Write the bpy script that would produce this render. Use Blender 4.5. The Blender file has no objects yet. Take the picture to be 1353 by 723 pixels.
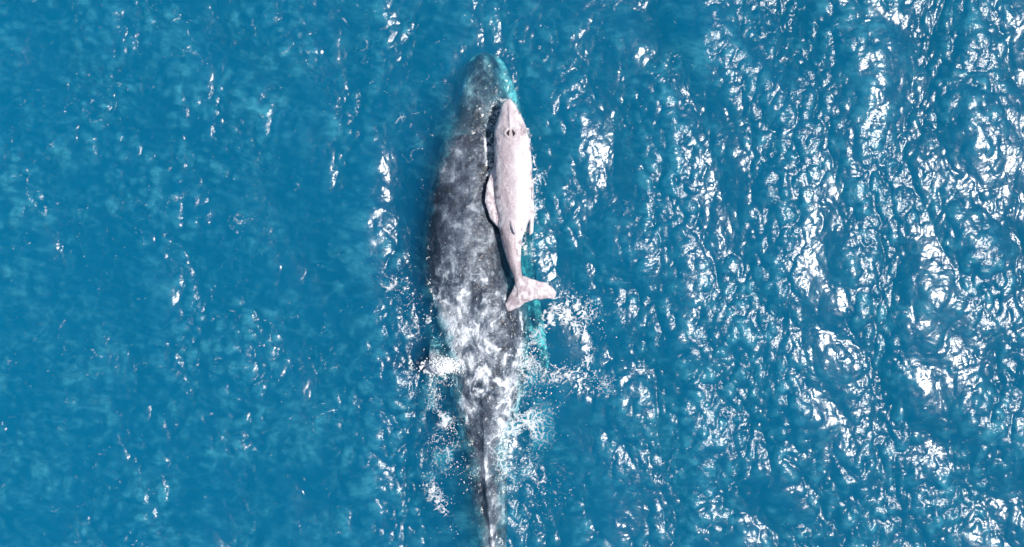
import bpy, math
import numpy as np
from mathutils import Vector

R = math.radians
sc = bpy.context.scene
rng = np.random.default_rng(7)

# ------------------------------------------------------------------ camera, sky, sun, exposure
PPM = 52.0                                   # photograph pixels per metre at the water line
CAM_H = 23.0
cam_d = bpy.data.cameras.new('camera')
cam_d.sensor_width = 36.0
cam_d.lens = 36.0 * CAM_H / (1353.0 / PPM)
cam_d.clip_end = 3000.0
cam = bpy.data.objects.new('camera', cam_d)
cam.location = (0.0, 0.0, CAM_H)
sc.collection.objects.link(cam)
sc.camera = cam

SUN_ZEN, SUN_AZ = 30.0, 6.0                  # degrees from straight up; azimuth from +X (picture right)
world = bpy.data.worlds.new('World')
sc.world = world
world.use_nodes = True
wn = world.node_tree
bg = wn.nodes['Background']
sky = wn.nodes.new('ShaderNodeTexSky')
sky.sky_type = 'NISHITA'
sky.sun_disc = False
sky.sun_elevation = R(90 - SUN_ZEN)
sky.sun_rotation = R(90 - SUN_AZ)
wn.links.new(sky.outputs['Color'], bg.inputs['Color'])
bg.inputs['Strength'].default_value = 0.1

sun_d = bpy.data.lights.new('sun', 'SUN')
sun_d.energy = 4.5
sun_d.angle = R(0.5)
sun_d.color = (1.0, 0.955, 0.9)
sun = bpy.data.objects.new('sun', sun_d)
sun.rotation_euler = (0.0, R(SUN_ZEN), R(SUN_AZ))
sun.location = (12, 2, 20)
sc.collection.objects.link(sun)

sc.view_settings.view_transform = 'Standard'
sc.view_settings.look = 'None'
sc.view_settings.exposure = 0.4
sc.view_settings.gamma = 1.0
sc.render.engine = 'CYCLES'
sc.cycles.max_bounces = 6
sc.cycles.volume_bounces = 0
sc.cycles.use_adaptive_sampling = True
sc.cycles.adaptive_threshold = 0.03
sc.cycles.transparent_max_bounces = 16
sc.cycles.use_denoising = True
sc.cycles.sample_clamp_indirect = 6.0
sc.cycles.caustics_reflective = False
sc.cycles.caustics_refractive = False


# ------------------------------------------------------------------ helpers
def W(px, py):
    """photograph pixel -> metres on the water"""
    return (np.asarray(px, float) - 676.5) / PPM, (361.5 - np.asarray(py, float)) / PPM


def PX(x, y):
    return x * PPM + 676.5, 361.5 - y * PPM


_lat = np.random.default_rng(3).random((64, 64, 64)).astype(np.float32)


def vnoise(x, y, z=0.0):
    x, y, z = np.broadcast_arrays(np.asarray(x, np.float32), np.asarray(y, np.float32), np.asarray(z, np.float32))
    xi, yi, zi = np.floor(x).astype(int), np.floor(y).astype(int), np.floor(z).astype(int)
    fx, fy, fz = x - xi, y - yi, z - zi
    fx, fy, fz = [f * f * (3 - 2 * f) for f in (fx, fy, fz)]
    out = 0
    for a in (0, 1):
        for b in (0, 1):
            for c in (0, 1):
                w = (fx if a else 1 - fx) * (fy if b else 1 - fy) * (fz if c else 1 - fz)
                out = out + w * _lat[(xi + a) & 63, (yi + b) & 63, (zi + c) & 63]
    return out


def fbm(x, y, z=0.0, octaves=4, gain=0.5):
    t, a, n = 0, 1.0, 0
    for i in range(octaves):
        t = t + a * vnoise(np.asarray(x) * 2 ** i + 17.3 * i, np.asarray(y) * 2 ** i + 5.1 * i, np.asarray(z) * 2 ** i + 9.7 * i)
        n += a
        a *= gain
    return t / n


def lace(x, y, z=0.0, w=0.5):
    """thin connected strands, 1 on the strand"""
    dx = (fbm(x * 0.8, y * 0.8, z + 11, 3) - 0.5) * 2 * w
    dy = (fbm(x * 0.8, y * 0.8, z + 31, 3) - 0.5) * 2 * w
    a = 1 - np.abs(2 * vnoise(x + dx * 2, y + dy * 2, z) - 1)
    b = 1 - np.abs(2 * vnoise(x * 2.1 + dx * 3 + 7, y * 2.1 + dy * 3, z + 3) - 1)
    return np.maximum(a, b * 0.97)


def sst(e0, e1, v):
    t = np.clip((v - e0) / (e1 - e0), 0, 1)
    return t * t * (3 - 2 * t)


def ell(px, py, cx, cy, rx, ry, rot=0.0):
    """soft elliptical patch in photograph pixels: 1 in the middle, 0 at the rim"""
    c, s = math.cos(R(rot)), math.sin(R(rot))
    u = ((px - cx) * c + (py - cy) * s) / rx
    v = (-(px - cx) * s + (py - cy) * c) / ry
    return np.clip(1 - np.sqrt(u * u + v * v), 0, 1)


def mesh_np(name, verts, quads, mat, smooth=True):
    me = bpy.data.meshes.new(name)
    verts = np.asarray(verts, np.float32)
    quads = np.asarray(quads, np.int32)
    k = quads.shape[1]
    me.vertices.add(len(verts))
    me.vertices.foreach_set('co', verts.ravel())
    me.loops.add(quads.size)
    me.loops.foreach_set('vertex_index', quads.ravel())
    me.polygons.add(len(quads))
    me.polygons.foreach_set('loop_start', np.arange(0, quads.size, k, dtype=np.int32))
    me.polygons.foreach_set('loop_total', np.full(len(quads), k, np.int32))
    me.polygons.foreach_set('use_smooth', np.full(len(quads), smooth))
    me.update(calc_edges=True)
    me.validate()
    if mat:
        me.materials.append(mat)
    return me


def attr(me, name, vals):
    a = me.attributes.new(name, 'FLOAT', 'POINT')
    a.data.foreach_set('value', np.asarray(vals, np.float32))


def link(name, me, parent=None, label=None, cat=None, kind=None, group=None):
    o = bpy.data.objects.new(name, me)
    sc.collection.objects.link(o)
    if parent:
        o.parent = parent
    for k, v in (('label', label), ('category', cat), ('kind', kind), ('group', group)):
        if v:
            o[k] = v
    return o


class NT:
    def __init__(self, name):
        self.mat = bpy.data.materials.new(name)
        self.mat.use_nodes = True
        self.t = self.mat.node_tree
        self.t.nodes.clear()
        self.out = self.n('ShaderNodeOutputMaterial')

    def n(self, typ, **kw):
        nd = self.t.nodes.new(typ)
        for k, v in kw.items():
            setattr(nd, k, v)
        return nd

    def l(self, a, b):
        self.t.links.new(a, b)

    def math(self, op, a, b=None, c=None, clamp=False):
        nd = self.n('ShaderNodeMath', operation=op, use_clamp=clamp)
        for i, v in enumerate((a, b, c)):
            if v is None:
                continue
            if isinstance(v, (int, float)):
                nd.inputs[i].default_value = v
            else:
                self.l(v, nd.inputs[i])
        return nd.outputs[0]

    def noise(self, scale, detail=3, rough=0.55, coord=None, dist=0.0):
        nd = self.n('ShaderNodeTexNoise')
        nd.inputs['Scale'].default_value = scale
        nd.inputs['Detail'].default_value = detail
        nd.inputs['Roughness'].default_value = rough
        nd.inputs['Distortion'].default_value = dist
        if coord is not None:
            self.l(coord, nd.inputs['Vector'])
        return nd.outputs['Fac']

    def maprange(self, v, a, b, c=0.0, d=1.0, interp='SMOOTHSTEP'):
        nd = self.n('ShaderNodeMapRange', interpolation_type=interp)
        self.l(v, nd.inputs['Value'])
        for k, x in zip(('From Min', 'From Max', 'To Min', 'To Max'), (a, b, c, d)):
            nd.inputs[k].default_value = x
        return nd.outputs['Result']

    def ramp(self, v, stops):
        nd = self.n('ShaderNodeValToRGB')
        e = nd.color_ramp.elements
        while len(e) < len(stops):
            e.new(0.5)
        for el, (p, col) in zip(e, stops):
            el.position = p
            el.color = (*col, 1)
        self.l(v, nd.inputs['Fac'])
        return nd.outputs['Color']


# ------------------------------------------------------------------ materials
def water_material():
    m = NT('sea_water')
    co = m.n('ShaderNodeTexCoord').outputs['Object']
    # fine ripples finer than the mesh
    b = m.n('ShaderNodeBump')
    b.inputs['Strength'].default_value = 1.0
    b.inputs['Distance'].default_value = 0.009
    rough_a = m.n('ShaderNodeAttribute', attribute_name='calm').outputs['Fac']
    hgt = m.math('MULTIPLY', m.noise(11.0, 3, 0.6, co, 0.3), rough_a)
    m.l(hgt, b.inputs['Height'])
    geo = m.n('ShaderNodeNewGeometry')
    dt = m.n('ShaderNodeVectorMath', operation='DOT_PRODUCT')
    m.l(geo.outputs['Incoming'], dt.inputs[0])
    m.l(b.outputs['Normal'], dt.inputs[1])
    graz = m.math('SUBTRACT', 1.0, m.math('ABSOLUTE', dt.outputs['Value']), clamp=True)
    fres = m.math('MULTIPLY_ADD', m.math('POWER', graz, 5.0), 0.98, 0.02)      # air to water reflectance
    gl = m.n('ShaderNodeBsdfGlossy')
    gl.inputs['Roughness'].default_value = 0.2
    m.l(b.outputs['Normal'], gl.inputs['Normal'])
    tr = m.n('ShaderNodeBsdfTransparent')
    mix = m.n('ShaderNodeMixShader')
    m.l(fres, mix.inputs[0])
    m.l(gl.outputs[0], mix.inputs[2])
    # foam lying on the surface
    fa = m.n('ShaderNodeAttribute', attribute_name='foam').outputs['Fac']
    fn = m.noise(20.0, 5, 0.7, co)
    f1 = m.math('ADD', fa, m.math('MULTIPLY', m.math('SUBTRACT', fn, 0.5), 1.5))
    f2 = m.maprange(f1, 0.45, 1.0, 0.0, 0.95)
    light_bubble_film = m.n('ShaderNodeAttribute', attribute_name='light_bubble_film').outputs['Fac']
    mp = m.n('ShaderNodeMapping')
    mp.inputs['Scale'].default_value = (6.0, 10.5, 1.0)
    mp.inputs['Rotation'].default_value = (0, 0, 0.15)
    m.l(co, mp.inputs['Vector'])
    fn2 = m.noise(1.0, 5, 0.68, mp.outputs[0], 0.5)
    light_bubble_mix = m.math('MULTIPLY', light_bubble_film, m.maprange(fn2, 0.3, 0.65, 0.35, 1.0))
    fa_d = m.n('ShaderNodeBsdfDiffuse')                       # teal of the painted crest light and of wake bubbles
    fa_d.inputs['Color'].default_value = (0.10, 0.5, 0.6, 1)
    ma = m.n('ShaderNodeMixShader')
    m.l(light_bubble_mix, ma.inputs[0])
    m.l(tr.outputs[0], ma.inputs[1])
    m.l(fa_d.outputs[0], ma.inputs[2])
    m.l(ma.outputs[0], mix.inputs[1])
    # open lace of bubbles: strands along cell edges, wider where the water is more broken
    veil = m.n('ShaderNodeAttribute', attribute_name='veil').outputs['Fac']
    wv = m.n('ShaderNodeVectorMath', operation='MULTIPLY_ADD')
    nz_ = m.n('ShaderNodeTexNoise')
    nz_.inputs['Scale'].default_value = 2.4
    nz_.inputs['Detail'].default_value = 4
    m.l(co, nz_.inputs['Vector'])
    m.l(nz_.outputs['Color'], wv.inputs[0])
    wv.inputs[1].default_value = (0.85, 0.85, 0)
    m.l(co, wv.inputs[2])
    lac = None
    for scl, wid in ((2.6, 0.17), (6.3, 0.17)):
        vo = m.n('ShaderNodeTexVoronoi', feature='DISTANCE_TO_EDGE', voronoi_dimensions='2D')
        vo.inputs['Scale'].default_value = scl
        m.l(wv.outputs[0], vo.inputs['Vector'])
        t_ = m.math('SUBTRACT', m.math('MULTIPLY', veil, wid), vo.outputs['Distance'])
        t_ = m.math('ADD', t_, m.math('MULTIPLY', m.math('SUBTRACT', fn, 0.57), 0.34))
        t_ = m.maprange(t_, -0.04, 0.13, 0.0, 0.9)
        lac = t_ if lac is None else m.math('MAXIMUM', lac, t_)
    lac = m.math('MULTIPLY', lac, m.maprange(veil, 0.02, 0.25))
    fmix = m.math('MAXIMUM', f2, lac)
    fd = m.n('ShaderNodeBsdfDiffuse')
    fd.inputs['Color'].default_value = (0.66, 0.68, 0.69, 1)
    fb = m.n('ShaderNodeBump')
    fb.inputs['Distance'].default_value = 0.04
    m.l(fn, fb.inputs['Height'])
    m.l(fb.outputs['Normal'], fd.inputs['Normal'])
    mf = m.n('ShaderNodeMixShader')
    m.l(fmix, mf.inputs[0])
    m.l(mix.outputs[0], mf.inputs[1])
    m.l(fd.outputs[0], mf.inputs[2])
    m.l(mf.outputs[0], m.out.inputs['Surface'])
    # body of the water: sigma_a and sigma_s per metre
    sa, ss = (1.4, 0.185, 0.075), (0.004, 0.125, 0.285)
    va = m.n('ShaderNodeVolumeAbsorption')
    da = max(sa) * 1.02
    va.inputs['Color'].default_value = (*[1 - s / da for s in sa], 1)
    va.inputs['Density'].default_value = da
    vs = m.n('ShaderNodeVolumeScatter')
    ds = max(ss)
    vs.inputs['Color'].default_value = (*[s / ds for s in ss], 1)
    vs.inputs['Density'].default_value = ds
    vs.inputs['Anisotropy'].default_value = -0.15
    ad = m.n('ShaderNodeAddShader')
    m.l(va.outputs[0], ad.inputs[0])
    m.l(vs.outputs[0], ad.inputs[1])
    m.l(ad.outputs[0], m.out.inputs['Volume'])
    return m.mat


def skin_material(name, stops, bump=0.02, rough=0.28, nscale=7.0, coat=0.6):
    m = NT(name)
    co = m.n('ShaderNodeTexCoord').outputs['Object']
    tone = m.n('ShaderNodeAttribute', attribute_name='tone').outputs['Fac']
    n1 = m.noise(nscale * 2.6, 5, 0.65, co, 0.4)
    n2 = m.noise(nscale, 4, 0.6, co, 0.8)
    t = m.math('ADD', tone, m.math('MULTIPLY', m.math('SUBTRACT', n1, 0.5), 0.5))
    t = m.math('ADD', t, m.math('MULTIPLY', m.math('SUBTRACT', n2, 0.5), 0.22), clamp=True)
    col = m.ramp(t, stops)
    p = m.n('ShaderNodeBsdfPrincipled')
    m.l(col, p.inputs['Base Color'])
    p.inputs['Roughness'].default_value = rough
    p.inputs['IOR'].default_value = 1.36
    p.inputs['Coat Weight'].default_value = coat               # film of water running off
    p.inputs['Coat Roughness'].default_value = 0.12
    p.inputs['Coat IOR'].default_value = 1.33
    cb = m.n('ShaderNodeBump')
    cb.inputs['Distance'].default_value = 0.03
    m.l(m.noise(nscale * 2.2, 3, 0.5, co), cb.inputs['Height'])
    m.l(cb.outputs['Normal'], p.inputs['Coat Normal'])
    bp = m.n('ShaderNodeBump')
    bp.inputs['Distance'].default_value = bump
    m.l(m.math('ADD', n1, n2), bp.inputs['Height'])
    m.l(bp.outputs['Normal'], p.inputs['Normal'])
    m.l(p.outputs[0], m.out.inputs['Surface'])
    return m.mat


def foam_material():
    m = NT('white_foam')
    co = m.n('ShaderNodeTexCoord').outputs['Object']
    p = m.n('ShaderNodeBsdfPrincipled')
    m.l(m.ramp(m.noise(25, 3, 0.6, co), [(0.25, (0.5, 0.53, 0.55)), (0.7, (0.74, 0.75, 0.75))]), p.inputs['Base Color'])
    p.inputs['Roughness'].default_value = 0.45
    m.l(p.outputs[0], m.out.inputs['Surface'])
    return m.mat


M_WATER = water_material()
M_MOTHER = skin_material('mottled_slate_whale_skin',
                         [(0.0, (0.008, 0.012, 0.02)), (0.3, (0.028, 0.041, 0.064)), (0.55, (0.098, 0.126, 0.162)),
                          (0.8, (0.32, 0.35, 0.385)), (1.0, (0.68, 0.71, 0.74))], 0.045, 0.3, 6.0)
M_CALF = skin_material('pale_pinkish_grey_calf_skin',
                       [(0.0, (0.03, 0.03, 0.035)), (0.3, (0.2, 0.168, 0.182)), (0.6, (0.38, 0.315, 0.335)),
                        (1.0, (0.64, 0.6, 0.61))], 0.02, 0.42, 9.0, 0.4)
M_DARK = skin_material('dark_nostril_skin', [(0.0, (0.012, 0.011, 0.012)), (1.0, (0.03, 0.027, 0.03))], 0.004, 0.25, 20.0)
M_FOAM = foam_material()


# ------------------------------------------------------------------ whale shapes
def interp(st, py):
    st = np.asarray(st, float)
    p = st[:, 0]
    # monotone cubic (pchip-like) through the stations
    out = []
    for c in range(1, st.shape[1]):
        y = st[:, c]
        h = np.diff(p)
        d = np.diff(y) / h
        m = np.zeros(len(p))
        m[1:-1] = np.where(d[:-1] * d[1:] > 0, 2 * d[:-1] * d[1:] / (d[:-1] + d[1:] + 1e-12), 0)
        m[0], m[-1] = d[0], d[-1]
        i = np.clip(np.searchsorted(p, py) - 1, 0, len(p) - 2)
        t = (py - p[i]) / h[i]
        out.append((2 * t**3 - 3 * t**2 + 1) * y[i] + (t**3 - 2 * t**2 + t) * h[i] * m[i]
                   + (-2 * t**3 + 3 * t**2) * y[i + 1] + (t**3 - t**2) * h[i] * m[i + 1])
    return out


class Soup:
    def __init__(self):
        self.v, self.f, self.n = [], [], 0

    def add(self, v, f):
        self.v.append(np.asarray(v, float))
        self.f += [tuple(i + self.n for i in q) for q in f]
        self.n += len(v)

    def rings(self, rings):
        """rings: list of (k,3) arrays, closed with end fans"""
        k = len(rings[0])
        v = np.concatenate(rings + [rings[0].mean(0)[None], rings[-1].mean(0)[None]])
        f = []
        for r in range(len(rings) - 1):
            for j in range(k):
                a, b = r * k + j, r * k + (j + 1) % k
                f.append((a, b, b + k, a + k))
        n0 = len(rings) * k
        for j in range(k):
            f.append((n0, (j + 1) % k, j))
            e = (len(rings) - 1) * k
            f.append((n0 + 1, e + j, e + (j + 1) % k))
        self.add(v, f)


def tube(soup, st, step_px=4.0, k=48, roll=0.0, up=0.85, down=1.1, exp_top=2.3):
    """body of revolution-like tube; stations (py, cx, half width px, z of the back[, keel])"""
    st = np.asarray(st, float)
    py = np.arange(st[0, 0], st[-1, 0] + 1e-6, step_px)
    cols = interp(st, py)
    cx, hw, zt = cols[:3]
    keel = cols[3] if len(cols) > 3 else np.zeros_like(py)
    rings = []
    th = np.linspace(0, 2 * math.pi, k, endpoint=False)
    for i in range(len(py)):
        x0, y0 = W(cx[i], py[i])
        w = max(hw[i], 1.2) / PPM
        c, s = np.cos(th), np.sin(th)
        e = 2.0 / (exp_top * (1 - keel[i]) + 1.5 * keel[i])
        xx = np.sign(c) * np.abs(c) ** e * w
        hz = np.where(s > 0, up * w * (1 + 0.2 * keel[i]), down * w * (1 + 0.25 * keel[i]))
        zz = np.sign(s) * np.abs(s) ** e * hz
        top = up * w * (1 + 0.2 * keel[i])
        zz = zz - top
        a = R(roll) * (1 - 1.4 * float(sst(340, 430, py[i]))) * (1 - keel[i])
        xr = xx * math.cos(a) + zz * math.sin(a) * 0.6
        zr = zz * math.cos(a) - xx * math.sin(a)
        rings.append(np.stack([x0 + xr, np.full(k, y0), zt[i] + zr], 1))
    soup.rings(rings)


def foil(soup, secs, k=20):
    """fin: sections (leading xyz, trailing xyz, thickness)"""
    rings = []
    th = np.linspace(0, 2 * math.pi, k, endpoint=False)
    secs = [(np.array(a, float), np.array(b, float), t) for a, b, t in secs]
    dense = []
    for (a0, b0, t0), (a1, b1, t1) in zip(secs[:-1], secs[1:]):
        for u in np.linspace(0, 1, 6, endpoint=False):
            dense.append((a0 + (a1 - a0) * u, b0 + (b1 - b0) * u, t0 + (t1 - t0) * u))
    dense.append(secs[-1])
    span = secs[-1][0] - secs[0][0]
    for a, b, t in dense:
        ch = b - a
        nrm = np.cross(ch, span)
        nrm /= np.linalg.norm(nrm) + 1e-9
        mid = (a + b) / 2
        rings.append(mid[None] + np.cos(th)[:, None] * ch[None] / 2 + (np.sin(th) * (1 - 0.35 * np.cos(th)))[:, None] * nrm[None] * t / 2)
    soup.rings(rings)


def P(px, py, z):
    x, y = W(px, py)
    return (float(x), float(y), z)


def remeshed(name, soup, voxel, mat, smooth=4):
    me = bpy.data.meshes.new(name + '_soup')
    me.from_pydata(np.concatenate(soup.v).tolist(), [], soup.f)
    me.update()
    o = bpy.data.objects.new(name + '_soup', me)
    sc.collection.objects.link(o)
    md = o.modifiers.new('remesh', 'REMESH')
    md.mode = 'VOXEL'
    md.voxel_size = voxel
    md.use_smooth_shade = True
    s = o.modifiers.new('smooth', 'SMOOTH')
    s.factor, s.iterations = 0.5, smooth
    dg = bpy.context.evaluated_depsgraph_get()
    out = bpy.data.meshes.new_from_object(o.evaluated_get(dg))
    out.name = name
    bpy.data.objects.remove(o)
    bpy.data.meshes.remove(me)
    out.materials.clear()
    out.materials.append(mat)
    return out


def coords(me):
    v = np.empty(len(me.vertices) * 3, np.float32)
    me.vertices.foreach_get('co', v)
    return v.reshape(-1, 3)


def normals(me):
    v = np.empty(len(me.vertices) * 3, np.float32)
    me.vertices.foreach_get('normal', v)
    return v.reshape(-1, 3)


# ---- the mother
MOTHER = [(63, 640, 4, -0.66, 0), (66, 640, 13, -0.40, 0), (74, 640, 22, -0.31, 0), (88, 640, 30, -0.24, 0), (105, 640, 36, -0.19, 0),
          (130, 641, 45, -0.12, 0), (160, 640, 50, -0.02, 0), (200, 637, 58, 0.08, 0), (250, 632, 64, 0.18, 0),
          (300, 629, 67, 0.24, 0), (350, 628, 69, 0.27, 0), (400, 630, 68, 0.28, 0), (440, 634, 64, 0.26, 0.05),
          (480, 638, 58, 0.25, 0.1), (520, 640, 49, 0.22, 0.25), (560, 640, 40, 0.17, 0.45), (600, 641, 31, 0.1, 0.7),
          (640, 643, 27, 0.10, 0.8), (680, 647, 23, 0.08, 0.85), (720, 651, 18, 0.05, 0.85), (760, 655, 13, -0.08, 0.7),
          (785, 657, 8, -0.34, 0.4)]
JAW = [(61, 640, 6, -0.64), (65, 640, 17, -0.56), (74, 640, 25, -0.52), (90, 640, 33.5, -0.48), (110, 641, 41, -0.44),
       (135, 641, 47, -0.4), (165, 640, 54, -0.36), (200, 637, 58, -0.28), (230, 635, 58, -0.3)]
mo = Soup()
head = [(p, c, h * (0.76 if p < 110 else 0.76 + 0.24 * min(1, (p - 110) / 90)), z, k) for p, c, h, z, k in MOTHER]
head[0] = (67, 640, 5, -0.5, 0)
head[1] = (70, 640, 10, -0.42, 0)
tube(mo, head, 4, 64, roll=10, exp_top=2.25)
tube(mo, JAW, 4, 48, up=0.5, down=0.9, exp_top=2.3)
# ridge of the back fin
foil(mo, [(P(634, 506, 0.0), P(644, 548, 0.0), 0.30), (P(636, 514, 0.18), P(643, 544, 0.14), 0.2), (P(638, 526, 0.30), P(643, 541, 0.26), 0.1)])
# right flipper trailing back under the calf, left one hanging down by the flank
foil(mo, [(P(684, 232, -0.9), P(672, 290, -0.95), 0.32), (P(702, 300, -0.85), P(686, 345, -0.9), 0.26), (P(712, 380, -0.78), P(694, 400, -0.85), 0.2),
          (P(722, 440, -0.72), P(706, 452, -0.75), 0.15), (P(727, 478, -0.72), P(716, 486, -0.72), 0.1), (P(726, 494, -0.74), P(721, 495, -0.74), 0.07)])
foil(mo, [(P(586, 232, -0.95), P(600, 290, -1.0), 0.32), (P(572, 310, -1.3), P(590, 350, -1.3), 0.26), (P(564, 390, -1.15), P(584, 410, -1.15), 0.2),
          (P(564, 440, -0.75), P(584, 452, -0.75), 0.16), (P(566, 472, -0.02), P(590, 472, 0.0), 0.13), (P(572, 486, 0.1), P(598, 480, 0.12), 0.1),
          (P(580, 493, 0.13), P(596, 488, 0.14), 0.06)])
# flukes, past the lower edge of the picture
for s in (-1, 1):
    foil(mo, [(P(657 - 4 * s, 752, -0.42), P(657 - 4 * s, 800, -0.45), 0.2), (P(657 + 45 * s, 768, -0.5), P(657 + 40 * s, 806, -0.5), 0.13),
              (P(657 + 90 * s, 796, -0.6), P(657 + 80 * s, 812, -0.6), 0.09), (P(657 + 108 * s, 818, -0.62), P(657 + 104 * s, 821, -0.62), 0.06)])
me = remeshed('whale', mo, 0.032, M_MOTHER, 3)
v = coords(me)
px, py = PX(v[:, 0], v[:, 1])
nz = normals(me)
v[:, 2] += 0.10 * np.exp(-((px - interp(MOTHER, np.clip(py, 63, 784))[0]) / 3.2) ** 2) * sst(530, 580, py) * (1 - sst(745, 765, py)) * (nz[:, 2] > 0)
# her right shoulder carved lower under the calf to widen its shadow
g_in = 640 + 0.11 * (py - 150)
v[:, 2] -= 0.14 * sst(-6, 16, px - g_in) * sst(135, 175, py) * (1 - sst(380, 412, py)) * (nz[:, 2] > 0)
# head knobs, uneven hide
for (kx, ky) in [(640, 84), (640, 96), (641, 110), (641, 124), (628, 96), (652, 96), (624, 112), (656, 112), (620, 128), (661, 128),
                 (632, 104), (649, 104), (630, 120), (652, 120), (634, 90), (647, 90), (617, 143), (664, 143)]:
    d2 = ((px - kx) ** 2 + (py - ky) ** 2) / 2.6 ** 2
    v += nz * (0.05 * np.exp(-d2) * (nz[:, 2] > 0.2))[:, None]
v += nz * ((fbm(v[:, 0] * 2.2, v[:, 1] * 1.6, v[:, 2] * 2.2, 3) - 0.5) * 0.09 + (fbm(v[:, 0] * 7, v[:, 1] * 7, v[:, 2] * 7, 3) - 0.5) * 0.045)[:, None]
me.vertices.foreach_set('co', v.ravel())
me.update()
# hide tone: dark slate with pale mottling and strands, paler and rougher towards the small of the back
wx = v[:, 0] + (fbm(v[:, 0] * 2, v[:, 1] * 2, 4, 3) - 0.5) * 0.4
wy = v[:, 1] + (fbm(v[:, 0] * 2, v[:, 1] * 2, 9, 3) - 0.5) * 0.4
big = fbm(wx * 0.9, wy * 0.7, v[:, 2], 3)
mid = fbm(wx * 3.2, wy * 2.4, v[:, 2] * 3, 4, 0.6)
st = lace(wx * 2.6, wy * 2.0, v[:, 2] * 2)
rear = sst(320, 430, py) * (1 - 0.75 * sst(555, 610, py))
fine = fbm(wx * 9, wy * 7.5, v[:, 2] * 8, 3, 0.65) * (1 - 0.6 * rear) + 0.6 * rear * fbm(wx * 11 + wy * 0.8, wy * 4.0, v[:, 2] * 5, 4, 0.65)
pale = 0.26 + 0.95 * (mid - 0.5) + 0.8 * (big - 0.5) + 0.2 * sst(0.8, 0.98, st) * sst(0.4, 0.6, mid) + (0.4 + 0.8 * rear) * (fine - 0.5) + 0.5 * rear * sst(0.86, 0.97, lace(wx * 3.6, wy * 2.6, 2.0)) * sst(0.38, 0.6, mid)
# water still running off: froth between calf and mother, and a patch by the calf's tail
run = np.maximum.reduce([ell(px, py, 644, 205, 15, 62, 4) * 1.8, ell(px, py, 641, 362, 9, 22, 0) * 1.3, ell(px, py, 642, 510, 52, 80) * 0.4, ell(px, py, 600, 480, 30, 20) * 1.5])
pale += 0.36 * np.clip(run, 0, 1) * sst(0.44, 0.62, 0.6 * fine + 0.4 * mid)
pale += 0.26 * sst(340, 450, py) * (1 - sst(560, 640, py))
pale += 0.05 * sst(180, 300, py)
cx_, hw_ = [c for c in interp(MOTHER, np.clip(py, 63, 784))[:2]]
off = np.abs(px - cx_) / np.maximum(hw_, 3)
hd = (1 - sst(140, 190, py))
pale += hd * (0.24 * sst(0.6, 0.82, off) * sst(-0.15, -0.36, v[:, 2]) + 0.04)
pale -= 0.06 * sst(690, 700, px) * (py > 250) * (py < 520)                     # pale flipper
pale -= 0.34 * np.clip(1.8 * ell(px, py, 640, 505, 34, 34), 0, 1)
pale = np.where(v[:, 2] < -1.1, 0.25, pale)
pale += 0.25 * ell(px, py, 582, 483, 26, 20) ** 0.5 * (v[:, 2] > -0.1)
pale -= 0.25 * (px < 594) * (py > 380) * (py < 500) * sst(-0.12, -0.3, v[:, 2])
pale += 0.12 * sst(590, 640, py) + 0.10 * sst(0, 8, px - cx_) * sst(570, 620, py)  # tail stock paler; its sunlit right side painted into the tone
# grey ridge along the tail stock
pale += 0.28 * np.exp(-((px - cx_) / 4.0) ** 2) * sst(560, 600, py)
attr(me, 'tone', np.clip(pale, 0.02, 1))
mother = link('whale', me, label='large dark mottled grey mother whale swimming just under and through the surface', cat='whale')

# ---- the calf
CALF = [(135, 672, 2, 0.39, 0), (139, 672, 6, 0.47, 0), (146, 672.5, 10.5, 0.53, 0), (158, 674, 15.5, 0.59, 0.12), (170, 675, 19.5, 0.63, 0.1), (181, 676, 22, 0.66, 0.05),
        (200, 677, 24, 0.66, 0), (230, 678, 25, 0.67, 0), (250, 678, 25, 0.66, 0), (270, 679, 24, 0.64, 0), (285, 679, 21.5, 0.61, 0.1),
        (300, 677, 18.5, 0.58, 0.3), (312, 676, 15, 0.54, 0.55), (330, 677, 11.5, 0.49, 0.8), (350, 680.5, 8.5, 0.43, 0.8), (364, 684, 6.5, 0.38, 0.5),
        (380, 687, 6, 0.33, 0)]
cs = Soup()
tube(cs, CALF, 2.5, 48, up=0.8, down=0.72, exp_top=2.15)
foil(cs, [(P(674, 286, 0.51), P(679, 312, 0.45), 0.12), (P(675.5, 295, 0.62), P(680, 311, 0.57), 0.08), (P(677.5, 303, 0.69), P(680.5, 311, 0.66), 0.045)])
# flippers folded back
foil(cs, [(P(653, 216, 0.21), P(662, 240, 0.19), 0.16), (P(643, 246, 0.31), P(660, 270, 0.31), 0.13), (P(640.5, 268, 0.33), P(660, 288, 0.33), 0.11),
          (P(647, 290, 0.31), P(666, 298, 0.33), 0.09), (P(662, 305, 0.29), P(671, 305, 0.31), 0.06)])
foil(cs, [(P(699, 214, 0.19), P(694, 240, 0.14), 0.15), (P(705, 248, 0.23), P(700, 262, 0.19), 0.11), (P(705, 280, 0.21), P(699, 288, 0.17), 0.09),
          (P(704, 308, 0.19), P(699, 312, 0.17), 0.06)])
# flukes, the left lobe dipping
foil(cs, [(P(680, 363, 0.25), P(686, 404, 0.2), 0.17), (P(693, 364, 0.24), P(693, 400, 0.18), 0.15), (P(707, 370, 0.2), P(706, 396, 0.14), 0.12),
          (P(722, 374, 0.15), P(722, 395, 0.1), 0.09), (P(730, 379, 0.1), P(731, 395, 0.07), 0.07), (P(734, 385, 0.06), P(734.5, 392, 0.05), 0.05)])
foil(cs, [(P(688, 364, 0.24), P(692, 402, 0.2), 0.15), (P(680, 374, 0.2), P(682, 408, 0.17), 0.13), (P(673, 389, 0.17), P(675, 412, 0.14), 0.1),
          (P(668, 401, 0.13), P(670, 411, 0.11), 0.06)])
me = remeshed('whale_calf', cs, 0.017, M_CALF, 4)
v = coords(me)
nz = normals(me)
px, py = PX(v[:, 0], v[:, 1])
up = np.clip(nz[:, 2], 0, 1)
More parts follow.
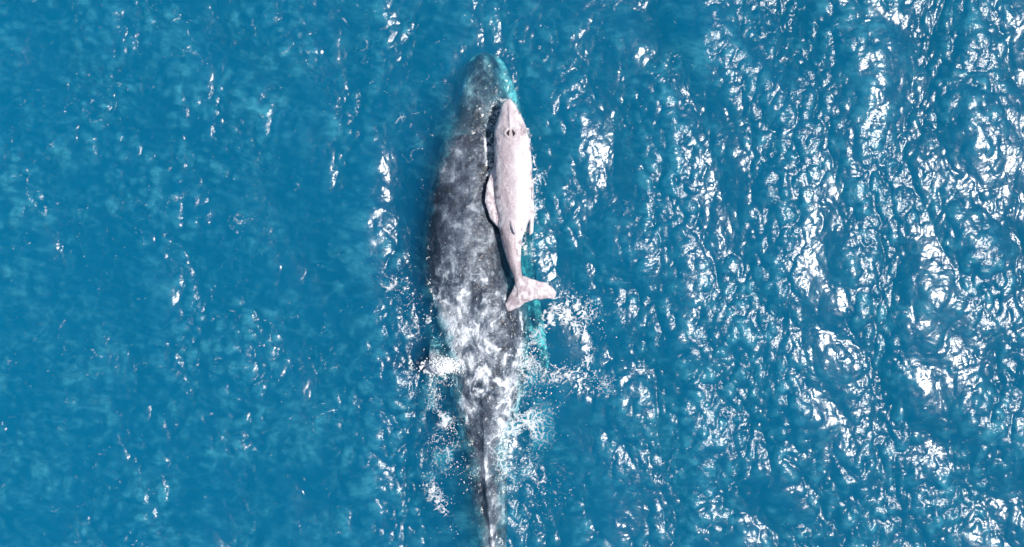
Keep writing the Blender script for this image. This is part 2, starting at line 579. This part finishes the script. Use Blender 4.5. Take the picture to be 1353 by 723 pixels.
# blowhole mound with its rim, ridge to the snout, lip line
rr = np.hypot((px - 675.2) / 7.5, (py - 181) / 5.5)
v += nz * (0.03 * np.exp(-((rr - 1.0) / 0.35) ** 2) * up * np.clip((px - 675) ** 2 / 20, 0.25, 1))[:, None]
v += nz * (0.045 * np.exp(-((px - (673 + (py - 140) * 0.04)) / 2.0) ** 2) * up * sst(140, 150, py) * (1 - sst(170, 178, py)))[:, None]
v += nz * ((fbm(v[:, 0] * 3, v[:, 1] * 2, v[:, 2] * 3, 3) - 0.5) * 0.05 + (fbm(v[:, 0] * 7, v[:, 1] * 4, v[:, 2] * 7, 2) - 0.5) * 0.03 + (fbm(v[:, 0] * 14, v[:, 1] * 9, v[:, 2] * 14, 3) - 0.5) * 0.012)[:, None]
me.vertices.foreach_set('co', v.ravel())
me.update()
cc, ch = interp(CALF, np.clip(py, 135, 379))[:2]
rel = (px - cc) / ch
n1 = fbm(v[:, 0] * 5, v[:, 1] * 3, v[:, 2] * 5, 4)
g1 = fbm(v[:, 0] * 16, v[:, 1] * 9, 3, 4, 0.65)
edge = sst(0.42, 0.75, np.abs(rel + 0.12)) * (py < 345)
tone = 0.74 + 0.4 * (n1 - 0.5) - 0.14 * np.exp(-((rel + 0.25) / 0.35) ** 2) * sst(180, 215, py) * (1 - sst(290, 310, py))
tone += 0.16 * sst(0.0, 0.4, rel) * sst(190, 230, py) * (1 - sst(300, 330, py))  # sun highlight along the right of the back, painted into the tone
tone -= 0.22 * sst(-0.1, -0.6, rel) * sst(290, 315, py) * (1 - sst(365, 378, py))  # shaded left side of the tail stock, painted darker
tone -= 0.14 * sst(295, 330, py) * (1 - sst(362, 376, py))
tone += edge * (0.16 + 1.9 * (g1 - 0.5))
tone += 0.9 * (fbm(v[:, 0] * 16, v[:, 1] * 12, 8, 3) - 0.5) * sst(350, 375, py)
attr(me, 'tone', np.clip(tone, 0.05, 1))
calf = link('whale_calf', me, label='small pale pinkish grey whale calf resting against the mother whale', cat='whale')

# nostrils of the calf, two slanting slits
for s in (-1, 1):
    so = Soup()
    z = 0.645
    foil(so, [(P(675.3 + 1.8 * s, 176.8, z), P(675.3 + 2.8 * s, 178.4, z), 0.1), (P(675.3 + 1.9 * s, 179.5, z + 0.02), P(675.3 + 5.6 * s, 182.5, z), 0.12),
              (P(675.3 + 2.4 * s, 184.5, z), P(675.3 + 3.4 * s, 185.5, z), 0.08)], 12)
    m2 = bpy.data.meshes.new('blowhole')
    m2.from_pydata(np.concatenate(so.v).tolist(), [], so.f)
    m2.materials.append(M_DARK)
    attr(m2, 'tone', np.full(len(m2.vertices), 0.3))
    link('blowhole', m2, calf, label='dark slit of the calf blowhole')


# ------------------------------------------------------------------ the sea
N, DX = 1024, 0.03
kx = np.fft.fftfreq(N, DX) * 2 * math.pi
KX, KY = np.meshgrid(kx, kx, indexing='xy')
K = np.hypot(KX, KY)
K[0, 0] = 1
TH = np.arctan2(KY, KX)


def spec(l_long, l_short, power, dirs):
    a = K ** power * np.exp(-(2 * math.pi / l_long / K) ** 4) * np.exp(-(K * l_short / (2 * math.pi)) ** 2)
    d = sum(w * np.abs(np.cos((TH - R(t)) / 1.0)) ** p for t, p, w in dirs) + 0.05
    z = (rng.standard_normal((N, N)) + 1j * rng.standard_normal((N, N))) * a * np.sqrt(d)
    z[0, 0] = 0
    return z


def slope_std(z):
    sx = np.fft.ifft2(1j * KX * z).real
    sy = np.fft.ifft2(1j * KY * z).real
    return math.sqrt((sx.var() + sy.var()) / 2)


Z1 = spec(4.5, 0.8, -2.0, [(188, 8, 1.0), (232, 8, 0.7)])
Z2 = spec(0.8, 0.10, -2.0, [(192, 5, 1.0), (150, 8, 0.5), (100, 10, 0.35)])
Z1 *= 0.10 / slope_std(Z1)
Z2 *= 0.11 / slope_std(Z2)
H1, H2 = np.fft.ifft2(Z1).real, np.fft.ifft2(Z2).real
Zs = Z1 + Z2
CHX = np.fft.ifft2(-1j * KX / K * Zs).real
CHY = np.fft.ifft2(-1j * KY / K * Zs).real


def axis(half, d, far, n):
    c = np.arange(-round(half / d), round(half / d) + 1) * d
    g = c[-1] + (far - c[-1]) * np.linspace(0, 1, n + 1)[1:] ** 3
    return np.concatenate([-g[::-1], c, g])


xs, ys = axis(14.6, DX, 900, 30), axis(8.7, DX, 900, 30)
nx, ny = len(xs), len(ys)
GX, GY = np.meshgrid(xs, ys, indexing='xy')
IX, IY = np.round(GX / DX).astype(int) % N, np.round(GY / DX).astype(int) % N
inside = (np.abs(GX) < 14.7) & (np.abs(GY) < 8.8)
px, py = PX(GX, GY)
# patchy wind: ripples come and go; slick left by the tail stroke
gust = 0.45 + 1.05 * sst(0.32, 0.68, fbm(GX * 0.75, GY * 0.5, 2, 3))
slick = sst(0.0, 0.35, ell(px, py, 741, 462, 38, 34))
gust *= 1 - 0.85 * slick
gust *= 1 - 0.35 * sst(0.0, 0.3, ell(px, py, 638, 125, 50, 85))
big_h = 1 - 0.6 * sst(0.0, 0.4, ell(px, py, 638, 125, 60, 95))
band = np.exp(-((px - (interp(MOTHER, np.clip(py, 63, 784))[0] - interp(MOTHER, np.clip(py, 63, 784))[1] - 8)) / 16) ** 2) * (py > 120) * (py < 460)
gust *= 1 - 0.55 * band
big_f = (1 - 0.5 * slick) * big_h
ripple = H2[IY, IX] * gust
HGT = H1[IY, IX] * big_f + ripple
chop = 1.1 * big_f * inside
VX = GX + CHX[IY, IX] * chop
VY = GY + CHY[IY, IX] * chop
HGT = np.where(inside, HGT, H1[IY, IX] * 0.5)

# ---- foam on the water
foam = np.full(GX.shape, -0.5)
light_bubble_film = np.zeros(GX.shape)
J = np.s_[30:-30, 30:-30]
X, Y, p_x, p_y = GX[J], GY[J], px[J], py[J]
SL = slick[J]
L1 = lace(X * 3.0, Y * 2.6)
L2 = lace(X * 6.6 + 9, Y * 5.6)
F1 = fbm(X * 3.0, Y * 3.0, 5, 4)
F2 = fbm(X * 1.1, Y * 1.1, 7, 3)
F3 = fbm(X * 8, Y * 8, 15, 3, 0.6)
fm = np.full(X.shape, -0.5)


def put(mask, strand, lo=0.80, hi=0.97):
    """mask 0..1 widens the strands"""
    global fm
    t = strand - (lo + (hi - lo) * (1 - np.clip(mask, 0, 1)))
    val = np.where(mask > 0.02, 0.5 + t * 7.0 - 1.1 * sst(0.5, 0.35, F3), -0.5)
    fm = np.maximum(fm, np.clip(val, -0.5, 1.0))


comb = np.maximum(L1, L2 * 0.985)
wake = np.maximum.reduce([ell(p_x, p_y, 640, 525, 95, 100) * 1.5, ell(p_x, p_y, 690, 560, 60, 60) * 1.2, ell(p_x, p_y, 590, 560, 45, 80) * 1.2,
                          ell(p_x, p_y, 690, 470, 45, 60) * 1.6, ell(p_x, p_y, 660, 610, 60, 60) * 0.8])
put(wake * 0.6 * sst(0.3, 0.65, F1 + 0.06), comb, 0.86, 0.985)
# broken water by the calf flukes, rim of the slick
put(ell(p_x, p_y, 750, 418, 50, 40) * 1.4 * (1 - SL), comb, 0.84, 0.985)
ring = np.exp(-((np.hypot((p_x - 741) / 1.1, p_y - 462) - 34) / 7) ** 2) * sst(0.3, 0.6, F1 + 0.1)
put(ring * 0.8, comb, 0.86, 0.985)
put(ell(p_x, p_y, 760, 505, 70, 22, 12) * 1.2, comb, 0.86, 0.985)
put(ell(p_x, p_y, 725, 640, 60, 40, 40) * 0.8, comb, 0.88, 0.985)
put(ell(p_x, p_y, 582, 662, 14, 45, -28) * 1.4, comb, 0.86, 0.985)
put(ell(p_x, p_y, 710, 690, 30, 40, 0) * 0.7, comb, 0.88, 0.985)
put(ell(p_x, p_y, 528, 385, 50, 32, 35) * 0.6, comb, 0.88, 0.985)
put(ell(p_x, p_y, 578, 340, 22, 60, 0) * 0.55, comb, 0.88, 0.985)
put(ell(p_x, p_y, 575, 430, 30, 60, 0) * 0.5, comb, 0.88, 0.985)
# thin water thrown up where the calf slides past the mother
put(ell(p_x, p_y, 648, 205, 18, 70, 4) * 1.6, comb, 0.84, 0.985)
put(ell(p_x, p_y, 664, 150, 26, 26, 0) * 1.2, comb, 0.86, 0.985)
_cc, _ch = interp(CALF, np.clip(p_y, 135, 379))[:2]
lap = np.exp(-((p_x - _cc - _ch - 3) / 4.0) ** 2) * sst(138, 150, p_y) * (1 - sst(330, 350, p_y))
put(lap * 0.9, comb, 0.80, 0.985)
# small stray flecks everywhere, in loose drifts
put(sst(0.58, 0.85, F2) * 0.3 + 0.03, comb, 0.9, 0.992)
foam[J] = fm
veil = np.zeros(GX.shape)
vl = np.maximum.reduce([wake * 0.95, ell(p_x, p_y, 752, 415, 52, 36) * 1.3 * (1 - SL), ring * 0.75, ell(p_x, p_y, 762, 505, 75, 22, 12) * 1.1,
                        ell(p_x, p_y, 725, 640, 70, 45, 40) * 0.6, ell(p_x, p_y, 582, 662, 20, 50, -28) * 0.9, lap * 0.8,
                        ell(p_x, p_y, 560, 430, 45, 45) * 0.5, ell(p_x, p_y, 664, 148, 30, 26) * 0.9])
veil[J] = np.clip(vl, 0, 1) * sst(0.3, 0.66, F1) 
# light through crests and ripples painted as pale teal; spent bubbles in the wake
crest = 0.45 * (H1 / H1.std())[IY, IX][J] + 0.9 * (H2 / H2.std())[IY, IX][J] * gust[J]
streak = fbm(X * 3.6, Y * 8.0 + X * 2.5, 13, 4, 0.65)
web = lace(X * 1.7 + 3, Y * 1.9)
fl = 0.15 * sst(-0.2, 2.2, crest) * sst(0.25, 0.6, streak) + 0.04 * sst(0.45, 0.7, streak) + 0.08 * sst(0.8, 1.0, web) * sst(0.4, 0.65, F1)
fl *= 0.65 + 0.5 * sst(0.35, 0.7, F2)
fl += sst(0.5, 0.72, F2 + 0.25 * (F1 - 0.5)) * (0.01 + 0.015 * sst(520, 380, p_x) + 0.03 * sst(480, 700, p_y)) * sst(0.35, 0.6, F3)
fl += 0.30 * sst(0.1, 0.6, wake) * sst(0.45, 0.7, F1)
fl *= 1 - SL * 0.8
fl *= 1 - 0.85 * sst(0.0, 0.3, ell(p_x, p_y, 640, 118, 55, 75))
light_bubble_film[J] = np.clip(fl, 0, 0.5)
HGT[J] += 0.02 * np.clip(fm, 0, 1)

verts = np.stack([VX, VY, HGT], -1).reshape(-1, 3)
idx = np.arange(nx * ny).reshape(ny, nx)
q = np.stack([idx[:-1, :-1], idx[:-1, 1:], idx[1:, 1:], idx[1:, :-1]], -1).reshape(-1, 4)
# closed body of water: skirt and bed
rim = np.concatenate([idx[0, :], idx[1:, -1], idx[-1, -2::-1], idx[-2:0:-1, 0]])
low = verts[rim].copy()
low[:, 2] = -60.0
b0 = len(verts)
nr = len(rim)
r2 = np.roll(np.arange(nr), -1)
skirt = np.stack([rim, np.arange(nr) + b0, r2 + b0, rim[r2]], -1)
verts = np.concatenate([verts, low, [[0, 0, -60.0]]])
bed = np.stack([np.arange(nr) + b0, np.full(nr, b0 + nr), np.full(nr, b0 + nr), r2 + b0], -1)
me = mesh_np('sea', verts, np.concatenate([q, skirt]), M_WATER)
import bmesh
bm = bmesh.new()
bm.from_mesh(me)
bm.verts.ensure_lookup_table()
bm.faces.new([bm.verts[b0 + i] for i in range(nr)][::-1])
bm.to_mesh(me)
bm.free()
nv = len(me.vertices)
fa = np.full(nv, -0.5, np.float32)
fa[:nx * ny] = foam.ravel()
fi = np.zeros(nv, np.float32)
fi[:nx * ny] = light_bubble_film.ravel()
ca = np.ones(nv, np.float32)
ca[:nx * ny] = np.clip(gust, 0.1, 1.5).ravel()
va_ = np.zeros(nv, np.float32)
va_[:nx * ny] = veil.ravel()
attr(me, 'veil', va_)
attr(me, 'foam', fa)
attr(me, 'light_bubble_film', fi)
attr(me, 'calm', ca)
sea = link('sea', me, label='open turquoise blue sea ruffled by wind and full of sun glints', cat='sea', kind='structure')


# ------------------------------------------------------------------ foam lumps and spray
OCT_V = np.array([(1, 0, 0), (0, 1, 0), (-1, 0, 0), (0, -1, 0), (0, 0, 1), (0, 0, -1)], float)
OCT_F = np.array([(0, 1, 4), (1, 2, 4), (2, 3, 4), (3, 0, 4), (1, 0, 5), (2, 1, 5), (3, 2, 5), (0, 3, 5)])


def flecks(pts, size, flat=0.6):
    size = size * 0.72
    n = len(pts)
    rot = rng.uniform(0, 6.28, n)
    c, s = np.cos(rot), np.sin(rot)
    b = OCT_V[None] * rng.uniform(0.6, 1.4, (n, 6, 1))
    b[:, :, 0] *= rng.uniform(0.7, 1.8, (n, 1))
    x = b[:, :, 0] * c[:, None] - b[:, :, 1] * s[:, None]
    y = b[:, :, 0] * s[:, None] + b[:, :, 1] * c[:, None]
    vv = np.stack([x, y, b[:, :, 2] * flat], -1) * size[:, None, None] + pts[:, None]
    ff = OCT_F[None] + (np.arange(n) * 6)[:, None, None]
    return vv.reshape(-1, 3), ff.reshape(-1, 3)


# height of whatever the foam lies on: water, or the mother's back where that is higher
mv = coords(mother.data)
top = np.full((580, 400), -9.0)                     # 0.03 m cells
gx0, gy0 = -5.0, -8.7
ii = np.clip(((mv[:, 1] - gy0) / DX).astype(int), 0, 579)
jj = np.clip(((mv[:, 0] - gx0) / DX).astype(int), 0, 399)
np.maximum.at(top, (ii, jj), mv[:, 2])
Hc = HGT[30:-30, 30:-30]


def surf(x, y):
    i = np.clip(np.round((y - ys[30]) / DX).astype(int), 0, Hc.shape[0] - 1)
    j = np.clip(np.round((x - xs[30]) / DX).astype(int), 0, Hc.shape[1] - 1)
    h = Hc[i, j]
    t = top[np.clip(((y - gy0) / DX).astype(int), 0, 579), np.clip(((x - gx0) / DX).astype(int), 0, 399)]
    return np.maximum(h, t), t > h


def scatter(n, cx, cy, sx, sy, rot=0.0):
    a, b = rng.standard_normal(n) * sx, rng.standard_normal(n) * sy
    c, s = math.cos(R(rot)), math.sin(R(rot))
    x, y = W(cx + a * c - b * s, cy + a * s + b * c)
    return x, y


# the heaped white splash over the mother's flank
n = 1500
x, y = scatter(n, 583, 484, 10.5, 4.5, -6)
keep = rng.random(n) < 1.0
z, _ = surf(x, y)
ppx, ppy = PX(x, y)
dome = np.exp(-((ppx - 584) / 16) ** 2 - ((ppy - 483) / 8) ** 2)
z = z + rng.random(n) * dome * 0.28
v1, f1 = flecks(np.stack([x, y, z], -1), rng.uniform(0.012, 0.05, n))
me = mesh_np('splash_foam', v1, f1, M_FOAM, False)
link('splash_foam', me, label='heaped white splash of foam breaking on the mother whale left flank', cat='foam', kind='stuff')

# froth and spray strewn over the wake
X_, Y_, S_ = [], [], []
for cnt, cx, cy, sx, sy, rot, s0, s1 in [
        (1300, 640, 500, 40, 40, 0, 0.006, 0.022), (1500, 640, 560, 42, 45, 0, 0.006, 0.022), (900, 690, 470, 18, 30, -25, 0.006, 0.026),
        (900, 590, 545, 16, 40, 0, 0.006, 0.02), (700, 650, 205, 7, 32, 4, 0.006, 0.024), (350, 662, 152, 9, 12, 0, 0.005, 0.018),
        (600, 755, 415, 22, 14, 20, 0.006, 0.022), (400, 760, 500, 30, 10, 10, 0.005, 0.018), (250, 630, 420, 32, 40, 0, 0.005, 0.018),
        (200, 575, 340, 12, 40, 0, 0.005, 0.016), (250, 525, 385, 24, 12, 35, 0.005, 0.014), (300, 582, 662, 5, 22, -28, 0.006, 0.02),
        (500, 700, 640, 35, 35, 0, 0.005, 0.014), (90, 640, 365, 6, 14, 0, 0.006, 0.018)]:
    a, b = scatter(cnt, cx, cy, sx, sy, rot)
    k = rng.random(cnt) < 0.75 * sst(0.4, 0.66, fbm(a * 2.6, b * 2.6, 21, 3))
    X_.append(a[k]); Y_.append(b[k]); S_.append(rng.uniform(s0, s1, k.sum()))
cnt = 2600
a, b = rng.uniform(-14, 14, cnt), rng.uniform(-8, 8, cnt)
k = rng.random(cnt) < sst(0.4, 0.7, fbm(a * 0.9, b * 0.9, 41, 3))
X_.append(a[k]); Y_.append(b[k]); S_.append(rng.uniform(0.004, 0.011, k.sum()))
x, y, s = np.concatenate(X_), np.concatenate(Y_), np.concatenate(S_)
z, on = surf(x, y)
keep = ~on | (rng.random(len(x)) < 0.12)
x, y, z, s = x[keep], y[keep], z[keep], s[keep]
v1, f1 = flecks(np.stack([x, y, z + s * 0.2], -1), s)
me = mesh_np('froth', v1, f1, M_FOAM, False)
link('froth', me, label='loose white froth and spray flecks strewn over the wake', cat='foam', kind='stuff')
